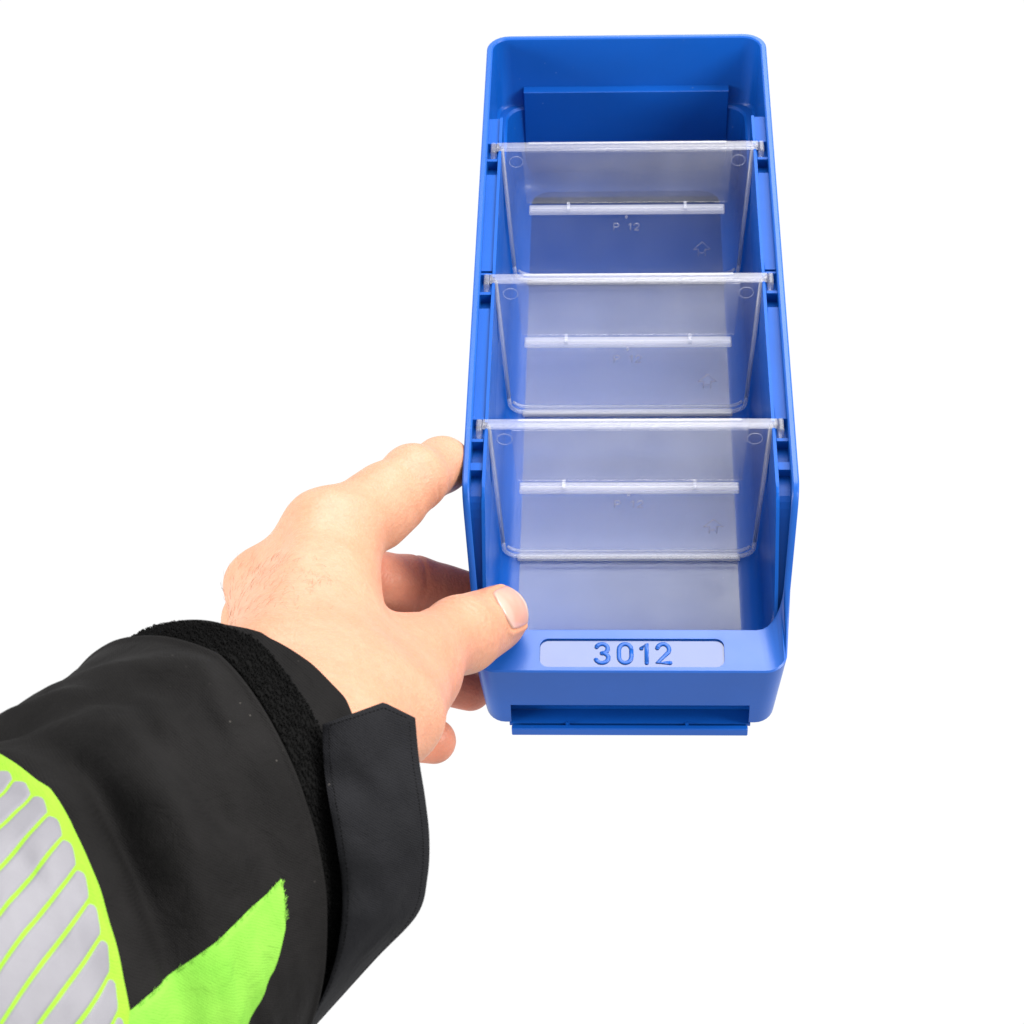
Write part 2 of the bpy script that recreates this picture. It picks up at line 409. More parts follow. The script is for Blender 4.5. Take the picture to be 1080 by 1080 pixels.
# label field with its raised digits
bm = bmesh.new()
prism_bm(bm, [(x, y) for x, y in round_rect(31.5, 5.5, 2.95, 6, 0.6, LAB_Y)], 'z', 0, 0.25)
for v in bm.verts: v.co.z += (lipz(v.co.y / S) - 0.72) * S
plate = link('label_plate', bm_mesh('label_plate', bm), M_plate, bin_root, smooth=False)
def arc(cx, cy, rx, ry, a0, a1, n=12):
    return [(cx + rx * math.cos(math.radians(a0 + (a1 - a0) * i / n)), cy + ry * math.sin(math.radians(a0 + (a1 - a0) * i / n))) for i in range(n + 1)]
GL = {'3': [arc(0.30, 0.75, 0.28, 0.25, 160, -90, 12), arc(0.30, 0.26, 0.31, 0.26, 90, -160, 12)],
      '0': [arc(0.32, 0.68, 0.30, 0.32, 0, 180) + arc(0.32, 0.32, 0.30, 0.32, 180, 360) + [(0.62, 0.68)]],
      '1': [[(0.05, 0.76), (0.3, 1.0), (0.3, 0.0)]],
      '2': [arc(0.31, 0.70, 0.29, 0.30, 165, -25, 12) + [(0.02, 0.0), (0.64, 0.0)]],
      'P': [[(0, 0), (0, 1), (0.35, 1)] + arc(0.35, 0.74, 0.25, 0.26, 90, -90, 8) + [(0, 0.48)]]}
for ch, x0 in zip('3012', (-11.8, -4.0, 3.5, 9.1)):
    vv = []; ff = []
    for st in GL[ch]:
        pth = [(x0 + a * 7.1, LAB_Y - 3.6 + b * 7.6, 0) for a, b in st]
        pth = [(x, y, lipz(y) - 0.32) for x, y, _ in pth]
        v, f = tube(pth, 0.76, 10, 0.42); b0 = len(vv); vv += v; ff += [tuple(i + b0 for i in q) for q in f]
        for e in (pth[0], pth[-1]):                         # rounded stroke ends
            vv2 = []; b0 = len(vv)
            for j in range(5):
                ph = math.pi * j / 4
                for k in range(10):
                    th = 2 * math.pi * k / 10
                    vv2.append((e[0] + 0.76 * math.sin(ph) * math.cos(th), e[1] + 0.76 * math.sin(ph) * math.sin(th), e[2] + 0.32 * math.cos(ph)))
            vv += vv2
            for j in range(4):
                for k in range(10): ff.append((b0 + j * 10 + k, b0 + (j + 1) * 10 + k, b0 + (j + 1) * 10 + (k + 1) % 10, b0 + j * 10 + (k + 1) % 10))
    link('digit', mesh_from('digit', vv, ff), M_blue, plate)

# hook bar under the front edge
bm = bmesh.new(); box_bm(bm, -41.6, 41.4, 0.2, 2.2, -3.2, 0.6, 0.4); box_bm(bm, -42.4, 42.4, 3.4, 14.0, -1.6, -0.2, 0.1); box_bm(bm, -41.4, 41.2, 2.1, 4.0, -3.1, -1.95, 0.1)
for sx in (-22, 20):
    vs = [bm.verts.new(Vector(p) * S) for p in ((sx - 1.2, 1.9, -2.2), (sx + 1.2, 1.9, -2.2), (sx, 2.0, 2.0), (sx - 1.2, 6.0, -2.2), (sx + 1.2, 6.0, -2.2))]
    for t in ((0, 1, 2), (1, 4, 2), (4, 3, 2), (3, 0, 2), (0, 3, 4, 1)): bm.faces.new([vs[i] for i in t])
link('front_hook_bar', bm_mesh('front_hook_bar', bm), M_blue, bin_root, smooth=False)
# raised pad on the back wall
bm = bmesh.new(); prism_bm(bm, [(-43, 2.5), (43, 2.5), (43, 53), (-43, 53)], 'y', 291.4, 298.0, 0.3)
link('back_pad', bm_mesh('back_pad', bm), M_blue, bin_root, smooth=False)
# divider rails along the two long walls
DIV_Y = (229.8, 153.2, 78.2)
for sgn in (-1, 1):
    bm = bmesh.new()
    def ridge(y0, y1, z0, top_off, xi, xo, bev=0.25):
        ys = [y0] + [y for y in YS if y0 < y < y1] + [y1]
        poly = [(y, rim(y) - top_off) for y in ys] + [(y, max(3.0, min(z0, ledge(y) - 2))) for y in ys[::-1]]
        a, b = sorted((sgn * xi, sgn * xo)); prism_bm(bm, poly, 'x', a, b, bev)
    cuts = [249.0] + [e for d in DIV_Y for e in (d + 1.6, d - 1.6)] + [21.0]
    for a, b in zip(cuts[0::2], cuts[1::2]): ridge(b, a, 34, 2.2, 49.6, 50.8)
    for y0, y1 in ((233.5, 249.0), (165.0 - 6, 214.5), (84.0 - 2, 138.5), (57.5, 61.0)):
        ridge(y0, y1, 34, 3.0, 50.85, 55.4)
    ridge(21.5, 248.5, 34, 6.8, 50.9, 55.1)
    for d in DIV_Y:                                          # little walls that hold each divider end
        ridge(d - 7.6, d - 6.2, 34, 2.6, 50.85, 55.4)
        ridge(d + 3.2, d + 4.2, 34, 2.6, 50.85, 55.4)
    for v in bm.verts:                                       # stay inside the drafted outer wall
        lim = (HW - (HW - HWB) * (H - v.co.z / S) / H - 1.0) * S
        if abs(v.co.x) > lim: v.co.x = math.copysign(lim, v.co.x)
    link('divider_rail', bm_mesh('divider_rail', bm), M_rail, bin_root, smooth=False)

# ================================================================== CLEAR DIVIDERS
def make_divider():
    root = empty('bin_divider')
    # panel
    hb, ht, zb, zt = 46.4, 49.4, 2.6, 73.2
    poly = [(-ht, zt), (-hb - .2, zb + 8)] + [(-hb + 8 - 8 * math.cos(math.radians(a)), zb + 5 - 5 * math.sin(math.radians(a))) for a in range(10, 91, 16)]
    poly += [(-x, z) for x, z in poly[::-1]]
    bm = bmesh.new(); prism_bm(bm, [(x, min(z, zt - 0.06)) for x, z in poly], 'y', -0.7, 0.7, 0.2)
    panel = link('panel', bm_mesh('panel', bm), M_clear, root, smooth=False)
    # edge beads (the moulded, brighter border of the panel)
    for s in (-1, 1):
        v, f = tube([(s * ht, -0.2, zt), (s * (hb + .2), -0.2, zb + 9)], 0.85, 6)
        link('edge_bead', mesh_from('edge_bead', v, f), M_clear_thick, panel)
    bm = bmesh.new(); box_bm(bm, -hb + 5, hb - 5, -2.2, 0.9, zb - 0.1, zb + 1.1, 0.3)
    link('foot_flange', bm_mesh('foot_flange', bm), M_clear_thick, root, smooth=False)
    bp = [(x, -0.5, z + 0.5) for x, z in poly[1:-1]]
    v, f = tube(bp, 0.8, 6, 1.0, (0, 1, 0)); link('bottom_bead', mesh_from('bottom_bead', v, f), M_clear_thick, panel)
    bp = [(x * .985, -1.0, z + 4.2) for x, z in poly[3:-3]]
    v, f = tube(bp, 0.6, 6, 1.0, (0, 1, 0)); link('bottom_rib', mesh_from('bottom_rib', v, f), M_clear_thick, panel)
    # top bar with clips
    bm = bmesh.new(); box_bm(bm, -51.6, 51.6, -1.7, 1.7, zt, zt + 2.1, 0.35)
    box_bm(bm, -39, 39, 0.2, 1.2, zt + 2.12, zt + 2.6, 0.15)
    link('top_bar', bm_mesh('top_bar', bm), M_clear_bar, root, smooth=False)
    for s in (-1, 1):
        bm = bmesh.new(); a, b = sorted((s * 51.65, s * 53.7)); box_bm(bm, a, b, -4.4, 1.8, zt - 3.5, zt + 2.2, 0.6)
        link('end_clip', bm_mesh('end_clip', bm), M_clear_bar, root, smooth=False)
    # label pocket: front sheet from the top bar to the ledge
    bm = bmesh.new(); prism_bm(bm, [(-41.5, zt - .1), (41.5, zt - .1), (40.3, 47.0), (-40.3, 47.0)], 'y', -2.1, -1.5, 0.15)
    link('label_pocket', bm_mesh('label_pocket', bm), M_clear, root, smooth=False)
    bm = bmesh.new(); box_bm(bm, -39.4, 39.4, -5.2, -0.8, 43.2, 45.0, 0.4); box_bm(bm, -39.0, 39.0, -5.0, -4.0, 45.1, 46.6, 0.3)
    lg = link('pocket_ledge', bm_mesh('pocket_ledge', bm), M_clear_thick, root, smooth=False)
    for x in (-23.5, 23.5):
        bm = bmesh.new(); box_bm(bm, x - .7, x + .7, -5.3, -1.0, 45.05, 46.75, 0.2)
        link('ledge_tab', bm_mesh('ledge_tab', bm), M_emboss, lg, smooth=False)
    # ejector rings
    for s in (-1, 1):
        ring = [(s * 46.0 + 2.7 * math.cos(a) - s * 2, -0.75, 67.4 + 2.7 * math.sin(a)) for a in np.linspace(0, 2 * math.pi, 25)]
        v, f = tube(ring, 0.13, 5, 1.0, (0, 1, 0)); link('ejector_mark', mesh_from('ejector_mark', v, f), M_emboss, panel)
    # embossed P 12 and recycling arrow
    for ch, x0 in zip('P12', (-5.2, 0.6, 3.0)):
        vv = []; ff = []
        for st in GL[ch]:
            v, f = tube([(x0 + a * 3.4, -0.78, 31.2 + b * 3.6) for a, b in st], 0.3, 6, 1.0, (0, 1, 0)); b0 = len(vv); vv += v; ff += [tuple(i + b0 for i in q) for q in f]
        link('embossed_letter', mesh_from('embossed_letter', vv, ff), M_emboss, panel)
    v, f = tube([(-0.1, -0.7, 38.4), (-0.1, -1.3, 38.5)], 0.55, 8); link('embossed_dot', mesh_from('embossed_dot', v, f), M_clear_thick, panel)
    vv = []; ff = []
    for st in ([(27.5, 20.5), (31.0, 24.5), (34.5, 20.5), (32.4, 20.5)], [(27.5, 20.5), (29.6, 20.5), (29.6, 16.8)], [(32.4, 20.5), (32.4, 16.8)], [(30.2, 18.6), (31.8, 18.6)]):
        v, f = tube([(x, -0.75, z) for x, z in st], 0.22, 5, 1.0, (0, 1, 0)); b0 = len(vv); vv += v; ff += [tuple(i + b0 for i in q) for q in f]
    link('embossed_arrow', mesh_from('embossed_arrow', vv, ff), M_emboss, panel)
    return root
def copy_tree(o, parent=None):
    c = o.copy(); col.objects.link(c); c.parent = parent
    for ch in o.children: copy_tree(ch, c)
    return c
div = make_divider()
for i, (y, lab) in enumerate(zip(DIV_Y, ('clear plastic divider slotted closest to the high back wall of the blue bin',
                                         'clear plastic divider in the middle, between the other two dividers',
                                         'clear plastic divider slotted closest to the low front lip with the 3012 marking'))):
    o = div if i == 0 else copy_tree(div)
    o.location = Vector((0, y, 0)) * S
    tag(o, lab, 'divider', 'clear dividers in the bin')
# ================================================================== PERSON: hand and jacket sleeve
person = empty('person', (0, 0, 0))
tag(person, 'outstretched arm in a black jacket with lime trim, its bare hand gripping the blue bin', 'person')

def J(u, v, d): return P(u, v, d)
JT = dict(
    fore=J(258, 848, 612), wrist=J(322, 745, 668), wrist_r=J(372, 752, 668),
    imcp=J(350, 566, 736), ipip=J(436, 506, 764), idip=J(466, 490, 786), itip=J(475, 490, 805),
    mmcp=J(291, 622, 747), mpip=J(364, 608, 788), mdip=J(434, 617, 806), mtip=J(489, 629, 812),
    rmcp=J(278, 660, 764), rpip=J(372, 674, 800), rdip=J(442, 712, 812), rtip=J(496, 728, 816),
    lmcp=J(290, 705, 768), lpip=J(368, 756, 790), ldip=J(420, 775, 794), ltip=J(457, 782, 795),
    tcmc=J(372, 728, 682), tmcp=J(428, 700, 722), tip_=J(484, 668, 752), ttip=J(524, 649, 771),
)
CAMV = lambda p: (CAM - p) / np.linalg.norm(CAM - p)
def off(p, dx=0, dy=0, dz=0): return p + ROT @ np.array([dx, -dy, -dz])

VOX = 0.85
allp = np.array(list(JT.values()))
lo = allp.min(0) - 45; hi = allp.max(0) + 28
dims = np.ceil((hi - lo) / VOX).astype(int)
def cone_sdf(X, a, b, r1, r2):
    ba = b - a; l2 = ba @ ba
    pa = X - a
    t = np.clip((pa @ ba) / l2, 0, 1)
    d = pa - t[..., None] * ba
    return np.sqrt((d * d).sum(-1)) - (r1 + (r2 - r1) * t)
def smin(a, b, k):
    h = np.maximum(k - np.abs(a - b), 0) / k
    return np.minimum(a, b) - h * h * k * 0.25
BIG = 40.0
def blank(): return np.full(dims, BIG, np.float32)
def add(F, a, b, r1, r2, k, sub=False):
    pad = max(r1, r2) + k + 6
    i0 = np.maximum(np.floor((np.minimum(a, b) - pad - lo) / VOX).astype(int), 0)
    i1 = np.minimum(np.ceil((np.maximum(a, b) + pad - lo) / VOX).astype(int) + 1, dims)
    if (i1 <= i0).any(): return
    g = np.stack(np.meshgrid(*[lo[j] + VOX * np.arange(i0[j], i1[j]) for j in range(3)], indexing='ij'), -1)
    s = cone_sdf(g, a, b, r1, r2).astype(np.float32)
    sl = tuple(slice(i0[j], i1[j]) for j in range(3))
    if sub: F[sl] = -smin(-F[sl], s, k)
    else: F[sl] = smin(F[sl], s, k)
j = JT
palm = blank()
add(palm, j['fore'], j['wrist'], 29, 24, 4)
add(palm, off(j['fore'], 10, 12), j['wrist_r'], 26, 20, 12)
add(palm, j['wrist'], j['imcp'], 19, 12.6, 12)
add(palm, j['wrist'], j['mmcp'], 19, 12.2, 12)
add(palm, off(j['wrist'], -4, 4, 4), j['rmcp'], 18, 11.8, 12)
add(palm, off(j['wrist'], -2, 8, 6), j['lmcp'], 18, 11.0, 12)
add(palm, off(j['mmcp'], 10, 0, -6), off(j['lmcp'], 12, -4, -8), 11, 12, 10)       # palm body
# thumb metacarpal, thenar, web
add(palm, j['tcmc'], j['tmcp'], 17, 14.0, 12)
add(palm, off(j['wrist_r'], 12, 2, 10), off(j['tmcp'], 4, 6, 4), 15, 11.5, 10)
add(palm, off(j['tcmc'], -10, -10, 12), off(j['imcp'], 3, 9, -4), 15, 10.5, 12)       # first web muscle
add(palm, off(j['tmcp'], -19, -9, 0), off(j['imcp'], 4, 13, 3), 9, 8.0, 10)
add(palm, off(j['imcp'], -2, -3, -3), off(j['imcp'], -4, -4, -3), 9.2, 9.2, 14)       # knuckle heads
add(palm, off(j['mmcp'], -5, -2, -2), off(j['mmcp'], -6, -3, -2), 8.6, 8.6, 10)
add(palm, off(j['rmcp'], -4, -2, 0), off(j['rmcp'], -5, -3, 0), 8, 8, 6)
add(palm, off(j['imcp'], -7, 5, -2), off(j['mmcp'], 0, -2, -5), 9.0, 9.2, 10)
add(palm, off(j['wrist'], -12, -12, -4), off(j['imcp'] * .5 + j['mmcp'] * .5, -1, 5, -4), 12.5, 9.5, 14)
# extensor tendons
add(palm, off(j['wrist'], -8, -12, -14), off(j['imcp'], -5, -6, -8), 5.0, 4.0, 7)
add(palm, off(j['wrist'], -14, -8, -10), off(j['mmcp'], -9, -3, -6), 4.8, 4.0, 7)
F = palm
def finger(names, radii, k_in=3.0, k_out=7.0, pads=()):
    G = blank()
    for a, b, r1, r2 in zip(names[:-1], names[1:], radii[:-1], radii[1:]): add(G, j[a], j[b], r1, r2, k_in)
    for a, b, r1, r2 in pads: add(G, a, b, r1, r2, 5)
    return G
fi = finger(('imcp', 'ipip', 'idip', 'itip'), (12.8, 10.6, 9.5, 8.2),
            pads=[(off(j['imcp'] * .55 + j['ipip'] * .45, 3, 4, 0), off(j['imcp'] * .3 + j['ipip'] * .7, 2.5, 3.0, 0), 9.8, 9.2),
                  (off(j['ipip'], 0, -1.2, -1), off(j['ipip'], .3, -.6, -1), 9.6, 9.6), (off(j['imcp'], 6, -4.5, 0), off(j['imcp'] * .4 + j['ipip'] * .6, 0, -2.5, 0), 10.0, 9.8)])
fm = finger(('mmcp', 'mpip', 'mdip', 'mtip'), (12, 11.0, 10.4, 9.2),
            pads=[(j['mmcp'] * .4 + j['mpip'] * .6, j['mmcp'] * .2 + j['mpip'] * .8, 10.5, 10.4)])
fr_ = finger(('rmcp', 'rpip', 'rdip', 'rtip'), (11.6, 9.8, 8.8, 7.6))
fl = finger(('lmcp', 'lpip', 'ldip', 'ltip'), (10.8, 9.2, 8.6, 8.0))
ft = finger(('tmcp', 'tip_', 'ttip'), (13.4, 12.0, 10.2), 4.0,
            pads=[(off(j['tip_'], 2, 2, 2), off(j['ttip'], -2, 3, 3), 10.8, 10.0)])
for G, k in ((fi, 7), (fm, 7), (fr_, 6), (fl, 6), (ft, 9)): F = smin(F, G, k)

# dual contouring by surface nets
def surface_nets(F):
    ins = F < 0
    nx, ny, nz = F.shape
    c = [F[i:nx - 1 + i, jj:ny - 1 + jj, k:nz - 1 + k] for i in (0, 1) for jj in (0, 1) for k in (0, 1)]
    cnt = sum((q < 0).astype(np.int8) for q in c)
    act = (cnt > 0) & (cnt < 8)
    idx = np.full(act.shape, -1, np.int64); cells = np.argwhere(act); idx[act] = np.arange(len(cells))
    cv = np.stack([q[act] for q in c], 1)
    off8 = np.array([(i, jj, k) for i in (0, 1) for jj in (0, 1) for k in (0, 1)], float)
    acc = np.zeros((len(cells), 3)); num = np.zeros(len(cells))
    for a in range(8):
        for b in range(a + 1, 8):
            if np.abs(off8[a] - off8[b]).sum() != 1: continue
            m = (cv[:, a] < 0) != (cv[:, b] < 0)
            t = cv[m, a] / (cv[m, a] - cv[m, b])
            acc[m] += off8[a] + t[:, None] * (off8[b] - off8[a]); num[m] += 1
    vts = lo + VOX * (cells + acc / num[:, None])
    quads = []
    for ax in range(3):
        s0 = [slice(None)] * 3; s1 = [slice(None)] * 3
        s0[ax] = slice(0, -1); s1[ax] = slice(1, None)
        A = ins[tuple(s0)]; B = ins[tuple(s1)]
        e = np.argwhere(A != B)
        o1, o2 = [q for q in range(3) if q != ax]
        ok = (e[:, o1] > 0) & (e[:, o2] > 0) & (e[:, o1] < F.shape[o1] - 1) & (e[:, o2] < F.shape[o2] - 1)
        e = e[ok]
        d1 = np.zeros(3, int); d1[o1] = 1; d2 = np.zeros(3, int); d2[o2] = 1
        q = np.stack([idx[tuple((e - d1 - d2).T)], idx[tuple((e - d2).T)], idx[tuple(e.T)], idx[tuple((e - d1).T)]], 1)
        flip = A[tuple(e.T)]
        if ax == 1: flip = ~flip
        q[~flip] = q[~flip][:, ::-1]
        quads.append(q)
    return vts, np.concatenate(quads)
HV, HQ = surface_nets(F)
HQ = HQ[(HQ >= 0).all(1)]
# light smoothing of the voxel steps
def neigh_smooth(X, Q, it, lam=0.5):
    E = np.concatenate([Q[:, [0, 1]], Q[:, [1, 2]], Q[:, [2, 3]], Q[:, [3, 0]]])
    for _ in range(it):
        acc = np.zeros_like(X); n = np.zeros(len(X))
        np.add.at(acc, E[:, 0], X[E[:, 1]]); np.add.at(n, E[:, 0], 1)
        X = X + lam * (acc / np.maximum(n, 1)[:, None] - X)
    return X
HV = neigh_smooth(HV, HQ, 3)
def vnormals(X, Q):
    n = np.cross(X[Q[:, 2]] - X[Q[:, 0]], X[Q[:, 3]] - X[Q[:, 1]])
    vn = np.zeros_like(X)
    for i in range(4): np.add.at(vn, Q[:, i], n)
    return vn / (np.linalg.norm(vn, axis=1)[:, None] + 1e-9)
HN = vnormals(HV, HQ)
ctr = HV.mean(0)
def sample(X):
    q = (X - lo) / VOX; i = np.clip(np.floor(q).astype(int), 0, dims - 2); t = q - i
    r = 0
    for a in (0, 1):
        for b in (0, 1):
            for c in (0, 1):
                w = (t[:, 0] if a else 1 - t[:, 0]) * (t[:, 1] if b else 1 - t[:, 1]) * (t[:, 2] if c else 1 - t[:, 2])
                r = r + w * F[i[:, 0] + a, i[:, 1] + b, i[:, 2] + c]
    return r
if (sample(HV + HN * 2) < sample(HV - HN * 2)).mean() > 0.5:
    HQ = HQ[:, ::-1]; HN = -HN
# creases at the joints: shallow wavy grooves across the digit
def crease(p, axis, rad, depth, width, wob=0.5, side=None, smin_=-2):
    axis = axis / np.linalg.norm(axis)
    d = HV - p; r = np.linalg.norm(d, axis=1); m = np.where(r < rad)[0]
    t = d[m] @ axis
    tv = d[m] - t[:, None] * axis
    wv = np.array([noise.noise(Vector(q) * 0.22) for q in HV[m]]) * wob * 2
    g = np.exp(-((t + wv) / width) ** 2) * np.clip((rad - r[m]) / (rad * .35), 0, 1)
    if side is not None:
        g *= np.clip(((HN[m] @ side) - smin_) * 3, 0, 1)
    HV[m] -= HN[m] * (depth * g)[:, None]
ta = j['ttip'] - j['tip_']; tb = j['tip_'] - j['tmcp']; tax = ta / np.linalg.norm(ta) + tb / np.linalg.norm(tb)
for dt, dp in ((-5.5, .45), (-2.8, .65), (0.2, .85), (2.8, .6), (5.0, .4)):
    crease(j['tip_'] + tax / np.linalg.norm(tax) * dt, tax, 15, dp, 0.75, 0.8, CAMV(j['tip_']), 0.1)
for dt in (-7, -3.5, 0, 3.2, 6):
    crease(j['tmcp'] + tb / np.linalg.norm(tb) * dt + ROT @ np.array([3, -6, 0]), tb, 19, .5, 0.8, 1.2, CAMV(j['tmcp']), 0.0)
ia = j['ipip'] - j['imcp']
crease(j['ipip'] + ROT @ np.array([2, -3, 2]), ia + (j['idip'] - j['ipip']), 13, .55, 0.8, .6)
crease(j['mpip'], (j['mpip'] - j['mmcp']) / 48 + (j['mdip'] - j['mpip']) / 27, 14, .8, 1.0, .5)
crease(j['mdip'], j['mtip'] - j['mpip'], 13, 1.0, 1.0, .4)
crease(j['rdip'], j['rtip'] - j['rpip'], 12, .8, .9, .4)
# soft unevenness of flesh, veins
wob = np.array([noise.noise(Vector(q) * 0.055) * 0.5 + noise.noise(Vector(q) * 0.13) * 0.22 for q in HV])
HV += HN * wob[:, None]
# thumbnail bed: a frame on the thumb's last bone
tn = CAMV(j['ttip']); ta_n = ta / np.linalg.norm(ta)
tn = tn + ROT @ np.array([0.0, 0.04, 0]); tn = tn - (tn @ ta_n) * ta_n; tn /= np.linalg.norm(tn)
ts = np.cross(ta_n, tn)
nail_c = j['ttip'] - ta_n * 2.0
def surf_pt(base, n):
    t = np.full(len(base), 24.0); pos = base + n * t[:, None]
    for _ in range(60):
        d = sample(pos); t -= np.clip(d, -1, 3) * 0.7; pos = base + n * t[:, None]
    return pos
NW, NL = 7.5, 8.6
uu = np.linspace(-1, 1, 21); vv_ = np.linspace(-1, 1, 19)
base = []; bord = []
for v in vv_:
    wv = NW * (1 - 0.10 * max(0, -v) ** 2)
    for u in uu:
        lenb = NL * (1 - 0.42 * u * u) if v < 0 else NL * (1 - 0.22 * u * u)
        base.append(nail_c + ta_n * (v * lenb) + ts * (u * wv)); bord.append(max(abs(u), -v if v < 0 else 0))
base = np.array(base); bord = np.array(bord)
sp = surf_pt(base, tn)
hgt = (sp - nail_c) @ tn
cfit = np.stack([np.ones(len(sp)), (base - nail_c) @ ts, ((base - nail_c) @ ts) ** 2, (base - nail_c) @ ta_n, ((base - nail_c) @ ta_n) ** 2], 1)
co_, *_ = np.linalg.lstsq(cfit, hgt, rcond=None)
hf = cfit @ co_                                                   # a clean nail curve instead of the skin's own relief
npos = base + tn * (hf + 0.30)[:, None]
# press the skin in under the nail, raise the fold round it
d = HV - nail_c
pu = (d @ ts) / NW; pv = (d @ ta_n) / NL; pn = d @ tn
front = pn > 2
q = np.sqrt(np.clip(np.abs(pu), 0, 9) ** 4 + np.clip(np.abs(pv), 0, 9) ** 4) ** 0.5
inn = front & (q < 1.02)
HVn = HV.copy()
hsk = np.stack([np.ones(inn.sum()), d[inn] @ ts, (d[inn] @ ts) ** 2, d[inn] @ ta_n, (d[inn] @ ta_n) ** 2], 1) @ co_
HVn[inn] += tn * (np.minimum(hsk - 0.45 - pn[inn], 0))[:, None]
fold = front & (q >= 1.0) & (q < 1.5) & (pv < 0.75)
HVn[fold] += HN[fold] * (0.55 * np.exp(-((q[fold] - 1.12) / 0.12) ** 2))[:, None]
HV = HVn
# skin redness at knuckles and fingertips, plus shade painted on the curled inner fingers
flush_and_shade = np.zeros(len(HV))
for p, rr_, w in ((j['imcp'], 17, .2), (j['mmcp'], 17, .3), (j['ipip'], 15, .25), (j['tip_'], 17, .25), (j['ttip'], 15, .3), (j['ltip'], 15, .8), (j['rtip'], 24, 1),
                  (j['mtip'], 24, 1), (j['mdip'], 24, 1), (j['mpip'], 24, .9), (j['rdip'], 24, 1), (j['ldip'], 15, .8), (j['tmcp'], 30, .4), (j['tcmc'], 34, .35)):
    flush_and_shade = np.maximum(flush_and_shade, w * np.exp(-(np.linalg.norm(HV - p, axis=1) / rr_) ** 2 * 1.2))
me = mesh_from('hand', HV, HQ)
a = me.attributes.new('flush_and_shade', 'FLOAT', 'POINT'); a.data.foreach_set('value', flush_and_shade.astype(np.float32))
hand = link('hand', me, M_skin, person)
tag(hand, 'bare left hand with thumb on the bin lip and fingers curled round the side')
nf = []
for r in range(18):
    for c in range(20): nf.append((r * 21 + c, r * 21 + c + 1, (r + 1) * 21 + c + 1, (r + 1) * 21 + c))
nv2 = list(npos)
# give the nail its thickness
ring = [c for c in range(21)] + [r * 21 + 20 for r in range(1, 19)] + [18 * 21 + c for c in range(19, -1, -1)] + [r * 21 for r in range(17, 0, -1)]
b0 = len(nv2); nv2 += [npos[i] - tn * 0.8 for i in ring]
for i in range(len(ring)): k = (i + 1) % len(ring); nf.append((ring[i], b0 + i, b0 + k, ring[k]))
nme = mesh_from('thumbnail', nv2, nf)
na_ = nme.attributes.new('along', 'FLOAT', 'POINT')
na_.data.foreach_set('value', np.array([float((np.asarray(p) - nail_c) @ ta_n / NL) for p in nv2], np.float32))
nail = link('thumbnail', nme, M_nail, hand)
# fine hairs on the back of the hand
hv = []; hf_ = []
cand = np.where((np.abs((HV - j['wrist']) @ ((j['mmcp'] - j['wrist']) / np.linalg.norm(j['mmcp'] - j['wrist'])) - 48) < 42))[0]
pix = (HV[cand] - CAM) @ ROT; uu_ = 540 + FPX * pix[:, 0] / -pix[:, 2]; vv2 = 540 - FPX * pix[:, 1] / -pix[:, 2]
facing = np.einsum('ij,ij->i', HN[cand], CAM - HV[cand]) > 0
ok = cand[facing & (uu_ < 350 - (vv2 - 640) * .15) & (uu_ > 225) & (vv2 > 590)]
hd = (j['lmcp'] - j['imcp']); hd /= np.linalg.norm(hd); hw_ = (j['mmcp'] - j['wrist']); hw_ /= np.linalg.norm(hw_)
for i in np.random.choice(ok, 230, replace=False):
    n = HN[i]; dr = -hd * 0.9 + hw_ * (0.5 + 0.5 * random.random()) + np.random.normal(0, .35, 3)
    dr = dr - (dr @ n) * n; dr /= np.linalg.norm(dr); ln = random.uniform(2.0, 4.6)
    pth = [HV[i] - n * .2, HV[i] + dr * ln * .4 + n * .5, HV[i] + dr * ln * .8 + n * .62, HV[i] + dr * ln + n * .5]
    v, f = tube(pth, [.034, .034, .028, .01], 3, cap=False); b0 = len(hv); hv += v; hf_ += [tuple(q + b0 for q in g) for g in f]
M_hair, _nt, _b = new_mat('light_brown_hair'); _b.inputs['Base Color'].default_value = (0.20, 0.09, 0.035, 1); _b.inputs['Roughness'].default_value = 0.5
tag(link('hand_hair', mesh_from('hand_hair', hv, hf_), M_hair, hand), kind='stuff')
